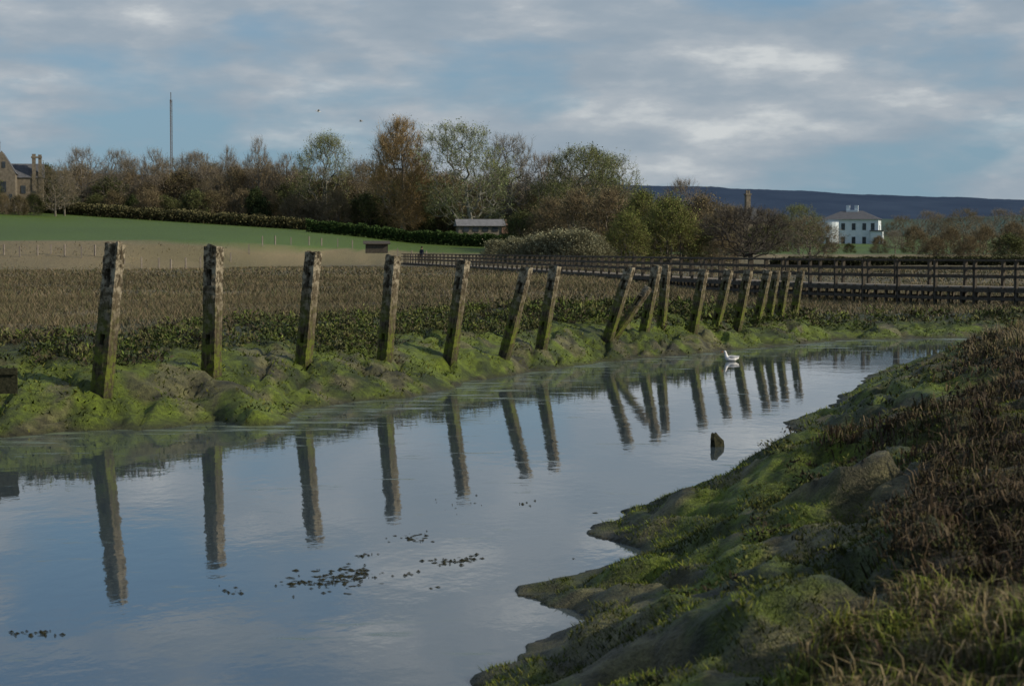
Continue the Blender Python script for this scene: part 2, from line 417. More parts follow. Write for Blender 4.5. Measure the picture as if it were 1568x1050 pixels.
# ------------------------------------------------------------------ timber posts
def bz(px): return (px-784)/F
raw = [(149, 176, 649, 368, .29), (321, 327, 625, 373, .30), (459, 480, 608, 382, .27), (585, 602, 594, 388, .27), (685, 711, 581, 395, .25), (766, 808, 572, 407, .25), (824, 851, 562, 404, .25),
       (922, 966, 547, 407, .26), (980, 1007, 541, 405, .25), (1010, 1021, 536, 404, .24), (1056, 1079, 534, 410, .26), (1090, 1117, 528, 412, .26), (1124, 1147, 526, 412, .26), (1153, 1177, 521, 412, .25),
       (1172, 1190, 518, 413, .24), (1189, 1206, 516, 414, .24), (1211, 1227, 513, 414, .25)]
def timber_post(foot, head, w, seed):
    rs = np.random.RandomState(seed)
    foot = Vector(foot); head = Vector(head); L = (head-foot).length+.5
    rows = 60
    base = [(-1, -1), (-.34, -1), (.34, -1), (1, -1), (1, -.34), (1, .34), (1, 1), (.34, 1), (-.34, 1), (-1, 1), (-1, .34), (-1, -.34)]
    vs = []; fs = []
    off = rs.rand()*50; tops = rs.rand(12)*.14
    crack = rs.choice([1, 2, 4, 5])
    for i in range(rows+1):
        t = i/rows; zz = -.5+L*t
        for k, (bx, by) in enumerate(base):
            cor = .94 if k % 3 == 0 else 1.0
            e = 1+.16*(float(fbm(np.array(off+k*1.7), np.array(zz*1.8), 3, 4))-.5)
            e *= (1-.08*t)
            top = 0
            if i == rows: top = -tops[k]
            if i == rows: e *= .90
            if k == crack: e -= .12*max(0, t-.35)
            vs.append((bx*w/2*cor*e+.004*rs.randn(), by*w/2*cor*e+.004*rs.randn(), zz+top))
    holes = []
    for frac, ln in ((.87, .28), (.5+.1*rs.rand(), .2)):
        r0 = int(rows*frac); r1 = r0-max(2, int(rows*ln/L)); holes.append((r1, r0))
    def inh(i): return any(a_ <= i < b_ for a_, b_ in holes)
    for i in range(rows):
        for k in range(12):
            if inh(i) and k in (1, 7): continue
            fs.append((i*12+k, i*12+(k+1) % 12, (i+1)*12+(k+1) % 12, (i+1)*12+k))
    for a_, b_ in holes:
        for i in range(a_, b_):
            fs.append((i*12+1, (i+1)*12+1, (i+1)*12+8, i*12+8)); fs.append((i*12+2, i*12+7, (i+1)*12+7, (i+1)*12+2))
        fs.append((a_*12+1, a_*12+8, a_*12+7, a_*12+2)); fs.append((b_*12+1, b_*12+2, b_*12+7, b_*12+8))
    ci = len(vs); vs.append((0, 0, L-.5-.04)); o = rows*12
    for k in range(12): fs.append((o+k, o+(k+1) % 12, ci))
    me = bpy.data.meshes.new('timber_post'); me.from_pydata(vs, [], fs); me.update(); me.materials.append(m_post)
    d = (head-foot).normalized(); q = Vector((0, 0, 1)).rotation_difference(d)
    q = q @ Matrix.Rotation(math.radians(-34+rs.rand()*14), 3, 'Z').to_quaternion()
    ob = add_obj('timber_post', me, loc=foot); ob.rotation_mode = 'QUATERNION'; ob.rotation_quaternion = q
    return ob
for i, (pf, ph, ym, yt, w) in enumerate(raw):
    d = 7800/(ym-384); zt = CAMZ-(yt-384)/F*d
    timber_post((bz(pf)*d, d, 0), (bz(ph)*d, d+.1, zt), w*.9, 100+i)
d = 7800/(545-384)
timber_post((bz(918)*d, d-.4, 0), (bz(995)*d, d, CAMZ-(438-384)/F*d), .18, 301)
# broken mooring timber at the left edge
d = 27.9
mb = MB(); x0 = bz(2)*d; z0 = 2.6-(566-384)/F*d
mb.box((x0, d, z0-.16), (.42, .12, .36), .2); mb.box((x0-.15, d+.1, z0-.25), (.12, .14, .7), .1); mb.box((x0-.02, d-.08, z0-.03), (.46, .05, .07), .2)
mb.obj('broken_sluice_board', m_weed)
# small stump standing in the water
me = bpy.data.meshes.new('stump'); vs = []; fs = []
for i, (zz, r) in enumerate(((-.4, .11), (0, .085), (.08, .085), (.13, .06), (.17, .035))):
    for k in range(10):
        a_ = k/10*2*math.pi; rr = r*(1+.25*math.sin(3*a_+i)); vs.append((rr*math.cos(a_)-.03*i*.4, rr*math.sin(a_), zz+.02*math.sin(a_*2)))
for i in range(4):
    for k in range(10): fs.append((i*10+k, i*10+(k+1) % 10, (i+1)*10+(k+1) % 10, (i+1)*10+k))
fs.append(tuple(range(40, 50))); me.from_pydata(vs, [], fs); me.materials.append(m_weed)
add_obj('rotten_stump', me, loc=(2.74, 26.0, 0))

# floating debris
def debris(name, clusters):
    vs = []; fs = []
    for (px, py, sx_, sy_, n, sz) in clusters:
        d = 7800/(py-384); cx = bz(px)*d
        for _ in range(n):
            x = cx+random.gauss(0, sx_); y = d+random.gauss(0, sy_)+.5*(x-cx)*.4; r = sz*random.uniform(.2, 1.2); i = len(vs); h = random.uniform(.003, .018)
            m = 7; a0 = random.random()*6; el = random.uniform(.3, .9)
            for k in range(m):
                a_ = a0+k/m*6.283; rr = r*random.uniform(.4, 1.3); vs.append((x+rr*1.5*math.cos(a_), y+rr*el*math.sin(a_), .002))
            vs.append((x, y, h))
            for k in range(m): fs.append((i+k, i+(k+1) % m, i+m))
    me = bpy.data.meshes.new(name); me.from_pydata(vs, [], fs); me.materials.append(m_weed); add_obj(name, me)
debris('floating_seaweed', [(500, 890, .17, .28, 90, .022), (545, 880, .08, .2, 40, .026), (455, 897, .1, .08, 20, .022), (632, 825, .1, .16, 30, .022), (690, 863, .13, .12, 34, .02), (722, 858, .06, .1, 16, .02), (600, 882, .14, .08, 12, .015), (560, 852, .08, .08, 9, .018),
                            (50, 975, .09, .06, 20, .015), (20, 973, .05, .04, 8, .015), (345, 908, .07, .10, 12, .018), (662, 902, .02, .02, 3, .015), (912, 787, .01, .02, 2, .025), (800, 772, .1, .2, 8, .012), (705, 775, .5, .4, 10, .01), (878, 858, .01, .02, 2, .015)])

# ------------------------------------------------------------------ boardwalk
bw = [(36, 64), (27, 67), (19.5, 73), (13.5, 83), (9.5, 98), (6, 120), (2, 145), (-3.5, 178), (-12, 228)]
pts = [Vector((*p, 0)) for p in bw]
fine = []
for i in range(len(pts)-1):
    p0 = pts[max(i-1, 0)]; p1 = pts[i]; p2 = pts[i+1]; p3 = pts[min(i+2, len(pts)-1)]
    for k in range(40):
        t = k/40; fine.append(.5*((2*p1)+(p2-p0)*t+(2*p0-5*p1+4*p2-p3)*t*t+(3*p1-p0-3*p2+p3)*t**3))
fine.append(pts[-1]); res = [fine[0]]; acc = 0
for a_, b_ in zip(fine[:-1], fine[1:]):
    acc += (b_-a_).length
    if acc >= 1.8: res.append(b_); acc = 0
DZ = 1.25
root = empty('boardwalk'); fr = MB(); dk = MB()
for i in range(len(res)-1):
    a_, b_ = res[i], res[i+1]; t = (b_-a_).normalized(); nrm = Vector((t.y, -t.x, 0))
    dk.beam(a_+Vector((0, 0, DZ-.04)), b_+Vector((0, 0, DZ-.04)), 1.5, .07)
    for sgn in (-1, 1):
        o = nrm*.8*sgn; jit = random.uniform(-.01, .01)
        fr.box((a_.x+o.x, a_.y+o.y, 1.1), (.12, .12, 2.2+jit), math.atan2(t.y, t.x))
        for zz, hh, ww in ((2.235, .07, .16), (1.93, .10, .045), (1.62, .10, .045), (DZ-.13, .16, .06), (.80, .12, .06)):
            e = o*(1.0 if zz > 2.2 else 1.11)
            fr.beam(a_+e+Vector((0, 0, zz)), b_+e+Vector((0, 0, zz)), ww, hh)
        if (a_.y < 125):
            for k in (.33, .66):
                q = a_.lerp(b_, k)+o*1.02; fr.box((q.x, q.y, .75), (.09, .09, 1.0), math.atan2(t.y, t.x))
fr.obj('railings_and_frame', m_board, root); dk.obj('deck', m_deck, root)

# ------------------------------------------------------------------ trees
def frames(A, B):
    d = B-A; L = np.linalg.norm(d, axis=1)[:, None]+1e-9; d = d/L
    up = np.where(np.abs(d[:, 2:3]) > .9, np.array([[1., 0, 0]]), np.array([[0, 0, 1.]]))
    r = np.cross(d, up); r /= np.linalg.norm(r, axis=1)[:, None]; u = np.cross(r, d)
    return d, r, u
def prisms(A, B, ra, rb):
    _, r, u = frames(A, B); n = len(A); vs = []
    for P, rad in ((A, ra), (B, rb)):
        for k in range(5):
            t = k/5*2*math.pi; vs.append(P+(r*math.cos(t)+u*math.sin(t))*rad[:, None])
    V = np.stack(vs, 1).reshape(-1, 3); i = np.arange(n)[:, None]*10
    Fc = np.concatenate([i+np.array([[k, (k+1) % 5, 5+(k+1) % 5, 5+k]]) for k in range(5)])
    return V, Fc
def ribbons(A, B, w, rs):
    d, r, u = frames(A, B); n = len(A); t = rs.rand(n)[:, None]*np.pi
    s = (r*np.cos(t)+u*np.sin(t))*w[:, None]/2
    V = np.stack([A-s, A+s, B+s*.5, B-s*.5], 1).reshape(-1, 3)
    return V, np.arange(4*n).reshape(-1, 4)
def tree_mesh(name, seed, H, W, base, n=700, shape='round', bark=(.15, .135, .11), twig=(.17, .14, .11), leaf=None, leafn=0, leafs=.12, twn=5, twl=.9, tww=.03, lean=0., trunk_r=.3, multi=1, limbcol=None):
    rs = np.random.RandomState(seed)
    def env(t):
        t = np.clip(t, 0, 1)
        if shape == 'round': return np.sin(np.pi*(t*.86+.10))**.65
        if shape == 'oval': return np.sin(np.pi*(t*.88+.07)**.85)**.8
        if shape == 'bush': return np.clip(1-t**2.6, 0, 1)**.6
        if shape == 'flat': return np.sin(np.pi*(t*.7+.18))**.5
    nc = 34
    ct = rs.rand(nc)**.8; ca = rs.rand(nc)*2*np.pi
    cr = W/2*env(ct)*(.55+.4*rs.rand(nc))
    cen = np.stack([cr*np.cos(ca), cr*np.sin(ca), base+(H-base)*ct*.95], 1)
    m = int(n*.7); k = rs.randint(nc, size=m)
    p = cen[k]+rs.randn(m, 3)*np.array([W*.075, W*.075, (H-base)*.075])
    m2 = n-m; t = rs.rand(m2); an = rs.rand(m2)*2*np.pi; rr = W/2*env(t)*rs.rand(m2)**.5*.9
    p = np.concatenate([p, np.stack([rr*np.cos(an), rr*np.sin(an), base+(H-base)*t], 1)])
    p = p[(p[:, 2] > base*.8) & (p[:, 2] < H*1.01)]
    p[:, 0] += lean*np.clip(p[:, 2]-base*.5, 0, 99)
    nodes = []; par = []; path = []
    for q in range(multi):
        oa = rs.rand()*6.28; orr = 0 if multi == 1 else W*.22*rs.rand()
        ox, oy = orr*math.cos(oa), orr*math.sin(oa)
        st = 7; top = base+(H-base)*(.4 if shape != 'oval' else .8); prev = -1
        for i in range(st+1):
            zz = top*i/st; nodes.append((ox*(1+.3*i/st)+lean*max(0, zz-base*.5)+.03*H*math.sin(i*1.3+seed)*.3*i/st, oy+.02*H*math.cos(i*1.7+seed)*.4*i/st, zz)); par.append(prev); path.append(zz); prev = len(nodes)-1
    order = np.argsort(np.linalg.norm(p-np.array([0, 0, base]), axis=1)); p = p[order]
    cap = len(nodes)+2*len(p)+5; NN = np.zeros((cap, 3)); NN[:len(nodes)] = nodes; PL = np.zeros(cap); PL[:len(nodes)] = path
    cnt = len(nodes)
    for q in p:
        dv = q-NN[:cnt]; dist = np.sqrt((dv**2).sum(1)); cost = dist+.22*PL[:cnt]+np.where(dv[:, 2] < 0, -dv[:, 2]*.9, 0)+np.where(NN[:cnt, 2] < base*.6, 4, 0)
        j = int(np.argmin(cost)); mid = (q+NN[j])/2+rs.randn(3)*dist[j]*.09; mid[2] += dist[j]*.04
        NN[cnt] = mid; PL[cnt] = PL[j]+dist[j]/2; par.append(j); cnt += 1
        NN[cnt] = q; PL[cnt] = PL[j]+dist[j]; par.append(cnt-1); cnt += 1
    par = np.array(par); wgt = np.ones(cnt)
    for i in range(cnt-1, -1, -1):
        if par[i] >= 0: wgt[par[i]] += wgt[i]
    rad = trunk_r*(wgt/wgt.max())**.48
    rad = np.maximum(rad, .018)
    ch = np.where(par >= 0)[0]; A = NN[par[ch]]; B = NN[ch]; rb = rad[ch]; ra = np.minimum(rad[par[ch]], rb*1.4)
    V1, F1 = prisms(A, B, ra, rb)
    lc = np.array(limbcol or bark); c1 = np.repeat(lc[None]*(.7+.5*rs.rand(len(A), 1)), 10, 0)
    src = np.where(wgt[:cnt] < 12)[0]; src = src[NN[src, 2] > base*.5]
    k = np.repeat(src, twn); a_ = NN[k]+rs.randn(len(k), 3)*.05
    cdir = NN[k]-np.array([0, 0, base+(H-base)*.25]); cdir /= np.linalg.norm(cdir, axis=1)[:, None]+1e-6
    dr = cdir*.7+rs.randn(len(k), 3)*.55+np.array([0, 0, .45]); dr /= np.linalg.norm(dr, axis=1)[:, None]
    e = a_+dr*(twl*(.4+.9*rs.rand(len(k), 1)))
    V2, F2 = ribbons(a_, e, tww*(.6+.8*rs.rand(len(k))), rs)
    k2 = rs.randint(len(k), size=int(len(k)*1.2)); a3 = a_[k2]+(e[k2]-a_[k2])*rs.rand(len(k2), 1)
    d3 = dr[k2]*.7+rs.randn(len(k2), 3)*.6; e3 = a3+d3*twl*.4
    V3, F3 = ribbons(a3, e3, tww*.7*(.6+.8*rs.rand(len(k2))), rs)
    tw = np.array(twig); c2 = np.repeat(tw*(.55+.9*rs.rand(len(a_), 1)), 4, 0); c3 = np.repeat(tw*(.55+.9*rs.rand(len(a3), 1)), 4, 0)
    Vs = [V1, V2, V3]; Fs = [F1, F2, F3]; Cs = [c1, c2, c3]
    if leaf is not None and leafn:
        kk = rs.randint(len(e3), size=leafn); q = e3[kk]+rs.randn(leafn, 3)*.18; q[:, 2] = np.maximum(q[:, 2], .05)
        d4 = rs.randn(leafn, 3); d4 /= np.linalg.norm(d4, axis=1)[:, None]; sz = leafs*(.5+rs.rand(leafn))
        V4, F4 = ribbons(q, q+d4*sz[:, None], sz*.8, rs); lf = np.array(leaf)
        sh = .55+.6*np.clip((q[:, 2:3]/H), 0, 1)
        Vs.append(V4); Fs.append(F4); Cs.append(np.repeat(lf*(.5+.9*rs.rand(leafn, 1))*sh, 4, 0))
    o = 0; FF = []
    for v, f in zip(Vs, Fs): FF.append(f+o); o += len(v)
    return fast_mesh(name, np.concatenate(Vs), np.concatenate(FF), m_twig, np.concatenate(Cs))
TM = {
 'bareA': tree_mesh('bareA', 1, 12, 10, 3, 650, twn=4, tww=.024, twig=(.21, .18, .135)),
 'bareB': tree_mesh('bareB', 2, 12, 8, 2.5, 650, 'oval', twn=4, tww=.024, twig=(.20, .165, .115)),
 'bareC': tree_mesh('bareC', 3, 12, 12, 2, 700, twn=4, tww=.026, twig=(.175, .145, .092), leaf=(.13, .115, .06), leafn=1800, leafs=.12),
 'greenA': tree_mesh('greenA', 4, 12, 11, 2.5, 700, twn=4, tww=.024, twig=(.17, .175, .09), leaf=(.18, .21, .08), leafn=6000, leafs=.12, limbcol=(.18, .17, .14)),
 'bushA': tree_mesh('bushA', 5, 6, 7, .3, 420, 'bush', twn=5, twl=.8, tww=.035, twig=(.135, .108, .065), leaf=(.105, .092, .045), leafn=3500, leafs=.16, multi=5, trunk_r=.1),
 'bushB': tree_mesh('bushB', 6, 6, 7, .3, 420, 'bush', twn=5, twl=.8, tww=.035, twig=(.105, .105, .05), leaf=(.085, .10, .036), leafn=5000, leafs=.16, multi=5, trunk_r=.1),
 'bushC': tree_mesh('bushC', 16, 6, 6, .3, 420, 'bush', twn=5, twl=1.0, tww=.03, twig=(.185, .148, .09), leaf=(.15, .125, .065), leafn=1800, leafs=.14, multi=6, trunk_r=.1),
 'ever': tree_mesh('ever', 7, 8, 5, .5, 400, 'bush', twn=4, twig=(.06, .06, .035), leaf=(.048, .065, .024), leafn=11000, leafs=.24, multi=2, trunk_r=.2),
 'willow': tree_mesh('willow', 8, 6, 7, .3, 450, 'bush', twn=6, twl=1.0, tww=.03, twig=(.17, .165, .065), leaf=(.145, .17, .045), leafn=7000, leafs=.12, multi=6, trunk_r=.1),
 'blossom': tree_mesh('blossom', 9, 3.2, 5, .2, 380, 'bush', twn=6, twl=.6, tww=.03, twig=(.15, .145, .085), leaf=(.29, .29, .18), leafn=3000, leafs=.10, multi=6, trunk_r=.06),
}
def gz(x, y): return float(height(np.array([x]), np.array([y]))[0])
def place(me, name, px, d, top_y, parent=None, wscale=1.0, H=None):
    x = bz(px)*d; z = gz(x, d)-.1
    zt = CAMZ+(384-top_y)/F*d; h = zt-z; s = h/H
    o = add_obj(name, me, parent, (x, d, z), (0, 0, random.uniform(0, 6.28)), (s*wscale, s*wscale, s)); return o
Hs = {'bareA': 12, 'bareB': 12, 'bareC': 12, 'greenA': 12, 'bushA': 6, 'bushB': 6, 'bushC': 6, 'ever': 8, 'willow': 6, 'blossom': 3.2}
# hero trees
orange = tree_mesh('poplar', 41, 15.5, 9.5, 1.5, 1500, 'oval', twn=6, twl=1.1, tww=.03, twig=(.28, .20, .095), leaf=(.26, .19, .09), leafn=6500, leafs=.11, trunk_r=.4, limbcol=(.2, .17, .13))
place(orange, 'golden_poplar_tree', 617, 300, 188, H=15.5)
bigA = tree_mesh('sprA', 42, 14, 11.5, 2.5, 1000, 'flat', twn=5, tww=.024, twl=.8, twig=(.18, .195, .105), leaf=(.18, .22, .09), leafn=7000, leafs=.12, lean=-.12, trunk_r=.36, limbcol=(.20, .195, .165))
place(bigA, 'budding_tree', 722, 295, 196, H=14).rotation_euler.z = 0
bigB = tree_mesh('sprB', 43, 14, 9, 3, 900, 'round', twn=4, tww=.022, twl=.8, twig=(.2, .19, .16), trunk_r=.33, limbcol=(.18, .17, .15))
place(bigB, 'bare_tree', 782, 305, 212, H=14)
bigC = tree_mesh('sprC', 44, 13, 14, 2.5, 1200, 'round', twn=5, tww=.026, twl=.8, twig=(.15, .155, .08), leaf=(.135, .16, .06), leafn=9000, leafs=.13, lean=.14, trunk_r=.4, limbcol=(.2, .19, .16))
place(bigC, 'budding_tree', 872, 300, 224, H=13.6).rotation_euler.z = 0
place(TM['greenA'], 'budding_tree', 500, 310, 214, H=12, wscale=.75)
place(TM['bareB'], 'bare_tree', 397, 315, 216, H=12, wscale=.55)
place(TM['bareB'], 'bare_tree', 350, 320, 230, H=12, wscale=.6)
for px, yt, k in ((128, 230, 'bareA'), (182, 233, 'bareA'), (236, 232, 'bareB'), (300, 236, 'bareA'), (440, 240, 'bareB'), (560, 248, 'bareC'), (830, 240, 'bareA'), (935, 245, 'greenA'), (1047, 278, 'bareA')):
    place(TM[k], 'bare_tree', px, 318+random.uniform(-4, 8), yt, H=12, wscale=.85)
# woodland belt
wood_root = empty('distant_woodland')
skyl = [(-160, 262), (0, 272), (60, 270), (100, 254), (200, 250), (300, 246), (450, 250), (560, 262), (700, 270), (800, 264), (900, 268), (960, 290), (1060, 306), (1100, 322)]
def sky_at(px): return np.interp(px, [a_[0] for a_ in skyl], [a_[1] for a_ in skyl])
for row, (d, lo, keys) in enumerate(((345, 0, ['bareC', 'bareA', 'bareB', 'bareC']), (332, 10, ['bushC', 'bareC', 'bareA']), (318, 26, ['bushA', 'bushB', 'bushC', 'bareC']), (308, 46, ['bushB', 'bushA', 'ever', 'bushC', 'bushC']))):
    px = -170
    while px < 1090:
        k = random.choice(keys); yt = sky_at(px)+lo+random.uniform(-8, 16)
        if row == 3: yt = max(yt, 296)
        place(TM[k], 'wood_tree', px, d+random.uniform(-5, 5), yt, wood_root, .8 if 'bare' in k else 1.0, Hs[k])
        px += random.uniform(18, 32)
for px, d, yt, k in ((-24, 285, 268, 'bushB'), (6, 283, 300, 'bushC'), (30, 284, 302, 'bushA'), (86, 287, 256, 'bareC'), (100, 292, 262, 'bareA'), (52, 286, 300, 'bushB'), (74, 305, 262, 'ever')):
    place(TM[k], 'garden_tree', px, d, yt, H=Hs[k], wscale=.9)
def hedge(name, p, q, h, w, seed, colr, n=26000, ls=.2):
    rs = np.random.RandomState(seed); t = rs.rand(n); x = p[0]+(q[0]-p[0])*t; y = p[1]+(q[1]-p[1])*t+w*(rs.rand(n)-.5)
    hv = .8+.5*fbm(t*40, t*0, 3, seed); z0 = height(x, y); z = z0+h*hv*rs.rand(n)**.7; A = np.stack([x, y, z], 1); d = rs.randn(n, 3); d /= np.linalg.norm(d, axis=1)[:, None]
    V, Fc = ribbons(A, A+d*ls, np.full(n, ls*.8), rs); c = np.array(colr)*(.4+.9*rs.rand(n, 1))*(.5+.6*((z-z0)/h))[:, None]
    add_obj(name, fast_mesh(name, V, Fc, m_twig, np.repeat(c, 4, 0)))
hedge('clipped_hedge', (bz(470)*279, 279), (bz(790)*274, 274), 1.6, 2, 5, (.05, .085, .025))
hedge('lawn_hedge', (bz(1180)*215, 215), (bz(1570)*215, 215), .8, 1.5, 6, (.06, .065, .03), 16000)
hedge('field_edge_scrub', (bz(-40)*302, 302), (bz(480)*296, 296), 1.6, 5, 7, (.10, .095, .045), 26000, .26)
for px, d, yt, k, ws in ((985, 240, 305, 'willow', .75), (1025, 235, 314, 'willow', .9), (940, 250, 298, 'bushC', 1.0), (890, 255, 300, 'bushC', 1.0), (840, 262, 312, 'bushC', 1.), (1052, 245, 330, 'bushC', .9), (800, 265, 330, 'bushB', .9), (960, 228, 335, 'willow', .8)):
    place(TM[k], 'willow_shrub' if k == 'willow' else 'scrub_bush', px, d, yt, H=6, wscale=ws)
for px, d, yt in ((790, 225, 370), (822, 222, 366), (855, 220, 360), (885, 218, 360), (905, 222, 366), (760, 232, 373)):
    place(TM['blossom'], 'blossom_shrub', px, d, yt, H=3.2, wscale=1.1)
wind = tree_mesh('wind', 61, 6.5, 10, 1.5, 700, 'flat', twn=5, tww=.026, twl=.7, bark=(.05, .045, .04), twig=(.09, .08, .065), lean=-.15, trunk_r=.3)
place(wind, 'windswept_tree', 1150, 185, 322, H=6.5).rotation_euler.z = 0
place(TM['bareC'], 'bare_tree', 1240, 205, 334, H=12, wscale=1.4)
place(TM['greenA'], 'budding_tree', 1222, 260, 318, H=12, wscale=1.1)
rt = empty('right_shrubbery')
for px, d, yt, k in ((1080, 300, 308, 'bushC'), (1105, 290, 322, 'bushC'), (1125, 320, 316, 'bareA'), (1180, 330, 322, 'bareC'), (1200, 300, 335, 'bushA'), (1165, 270, 348, 'bushB'), (1240, 330, 345, 'bushB'), (1380, 330, 332, 'bareC'), (1400, 260, 350, 'bushC'),
                    (1420, 300, 325, 'bareA'), (1440, 340, 330, 'bareC'), (1455, 250, 352, 'bushC'), (1475, 300, 322, 'bareC'), (1500, 330, 332, 'bareA'), (1505, 245, 350, 'bushC'), (1530, 290, 322, 'bareA'), (1550, 250, 345, 'bushC'), (1575, 300, 320, 'bareA'), (1600, 260, 330, 'bushA'), (1640, 280, 325, 'bareC'),
                    (1345, 260, 364, 'bushC'), (1300, 270, 374, 'bushB'), (1270, 262, 372, 'bushA'), (1370, 250, 354, 'bareA'), (1430, 235, 366, 'bushC'), (1480, 235, 364, 'bushC'), (1545, 230, 362, 'bushB'), (1090, 235, 352, 'bushB'), (1110, 230, 358, 'bushC')):
    place(TM[k], 'shrub', px, d, yt, rt, 1.1, Hs[k])

# ------------------------------------------------------------------ buildings
def gable_roof(mb, w, l, z, h, ov=.3, cx=0, cy=0):
    a_, b_ = w/2+ov, l/2+ov
    mb.poly([(cx-a_, cy-b_, z), (cx+a_, cy-b_, z), (cx+a_, cy+b_, z), (cx-a_, cy+b_, z), (cx, cy-b_, z+h), (cx, cy+b_, z+h)],
            [(0, 1, 4), (1, 2, 5, 4), (2, 3, 5), (3, 0, 4, 5), (0, 3, 2, 1)])
hx, hd = bz(1304)*380, 380.; hz = gz(hx, hd)-.9
H_ = empty('white_house', (hx, hd, hz), (0, 0, -.25))
mb = MB(); mb.box((0, 0, 2.75), (10.5, 8, 5.5)); mb.box((-4.4, -4.2, 2.4), (2.4, 1.6, 4.8))
mb.box((5.0, -3.0, 1.6), (2.2, 4, 3.2))
vs = [(-4.2+2.1*math.cos(t), -3.9+1.7*math.sin(t), z) for z in (0, 5.0) for t in np.linspace(math.pi, 2*math.pi, 9)]
mb.poly(vs, [(i, i+1, i+10, i+9) for i in range(8)]+[tuple(range(9, 18))]); mb.obj('walls', m_white, H_)
mb = MB(); a_, b_ = 5.7, 4.4
mb.poly([(-a_, -b_, 5.5), (a_, -b_, 5.5), (a_, b_, 5.5), (-a_, b_, 5.5), (-2, 0, 7.2), (2, 0, 7.2)], [(0, 1, 5, 4), (1, 2, 5), (2, 3, 4, 5), (3, 0, 4), (0, 3, 2, 1)])
mb.box((5.0, -3.0, 3.3), (2.6, 4.4, .2)); mb.obj('roof', m_slate, H_)
mb = MB(); mb.box((-.8, 0, 7.5), (.7, .7, 1.5)); mb.box((.8, 0, 7.5), (.7, .7, 1.5)); mb.box((0, 0, 7.15), (2.2, 1.1, .4)); mb.obj('chimneys', m_white, H_)
mb = MB()
for x in (-1.4, .6, 2.6, 4.2):
    for z in (1.5, 4.1):
        if x > 4 and z < 2: continue
        mb.box((x, -4.0, z), (.7, .1, 1.3))
for z in (1.5, 3.7): mb.box((-4.2, -5.6, z), (.7, .12, 1.2)); mb.box((5.0, -5.0, z*.9) if z < 2 else (5.26, -.5, z), (.8, .12, 1.3) if z < 2 else (.1, .8, 1.3))
mb.obj('windows', m_glass, H_)
# old stone house at the left
sx0, sd = bz(20)*296, 296.; sz0 = gz(sx0, sd)
S_ = empty('stone_cottage', (sx0, sd, sz0), (0, 0, .2))
mb = MB(); mb.box((-1.2, 0, 2.8), (3.8, 8, 5.6)); mb.box((1.0, 4, 2.6), (7, 4, 5.2))
mb.box((-2.0, -3.4, 7.6), (1.1, 1.1, 5.0)); mb.box((3.2, 2.2, 6.0), (.55, .7, 5.6)); mb.box((4.1, 2.2, 5.8), (.5, .6, 5.8)); mb.box((3.6, 2.2, 8.3), (1.6, .85, .25))
mb.poly([(-3.1, -4.0, 5.6), (.7, -4.0, 5.6), (-1.2, -4.0, 9.0), (-3.1, -3.7, 5.6), (.7, -3.7, 5.6), (-1.2, -3.7, 9.0)], [(0, 1, 2), (3, 5, 4), (0, 2, 5, 3), (1, 4, 5, 2)])
mb.obj('walls', m_stone, S_)
mb = MB(); gable_roof(mb, 3.8, 7.2, 5.6, 3.3, .2, -1.2, .3)
mb.poly([(-2.6, 1.8, 5.2), (4.7, 1.8, 5.2), (4.7, 6.2, 5.2), (-2.6, 6.2, 5.2), (-2.6, 4, 7.4), (4.7, 4, 7.4)], [(0, 1, 5, 4), (1, 2, 5), (2, 3, 4, 5), (3, 0, 4), (0, 3, 2, 1)])
mb.poly([(-2.6, -4.0, 10.1), (-1.4, -4.0, 10.1), (-1.4, -2.8, 10.1), (-2.6, -2.8, 10.1), (-2.0, -3.4, 12.6)], [(0, 1, 4), (1, 2, 4), (2, 3, 4), (3, 0, 4), (3, 2, 1, 0)]); mb.obj('roofs', m_slate, S_)
mb = MB(); mb.box((-1.0, -4.03, 3.6), (.8, .1, 1.6)); mb.box((.0, -4.03, 2), (.5, .1, 1.1)); mb.box((-.9, -4.03, 6.9), (.45, .1, .9)); mb.box((-2.0, -3.97, 8.9), (.4, .1, 1.1)); mb.box((1.6, 1.98, 3.4), (.7, .1, 1.2)); mb.box((3.1, 1.98, 3.4), (.7, .1, 1.2)); mb.obj('windows', m_glass, S_)
# long low barn
d = 290.; x = bz(738)*d; B_ = empty('low_barn', (x, d-6, CAMZ+(384-357)/F*d), (0, 0, .12))
mb = MB(); mb.box((0, 0, .3), (7.0, 4, 1.4)); mb.obj('pale_walls', m_stone, B_)
mb = MB(); mb.box((3.2, -.05, .35), (.9, 4.2, 1.45)); mb.poly([(3.66, -2.15, 1.07), (3.66, 2.05, 1.07), (3.66, 0, 1.9), (3.4, -2.15, 1.07), (3.4, 2.05, 1.07), (3.4, 0, 1.9)], [(0, 1, 2), (3, 5, 4), (0, 2, 5, 3), (1, 4, 5, 2)]); mb.obj('brick_gable', m_brick, B_)
mb = MB(); mb.poly([(-3.8, -2.4, .95), (3.35, -2.4, .95), (3.35, 2.4, .95), (-3.8, 2.4, .95), (-3.8, 0, 1.95), (3.35, 0, 1.95)], [(0, 1, 5, 4), (2, 3, 4, 5), (3, 0, 4), (1, 2, 5), (0, 3, 2, 1)])
mb.obj('roof', mat_noise('barn_roof_sheet', (.13, .135, .14), (.21, .21, .22), 2), B_)
mb = MB()
for xx in (-2.4, -1, .4, 1.8): mb.box((xx, -2.03, .45), (.8, .1, .6))
mb.obj('windows', m_glass, B_)
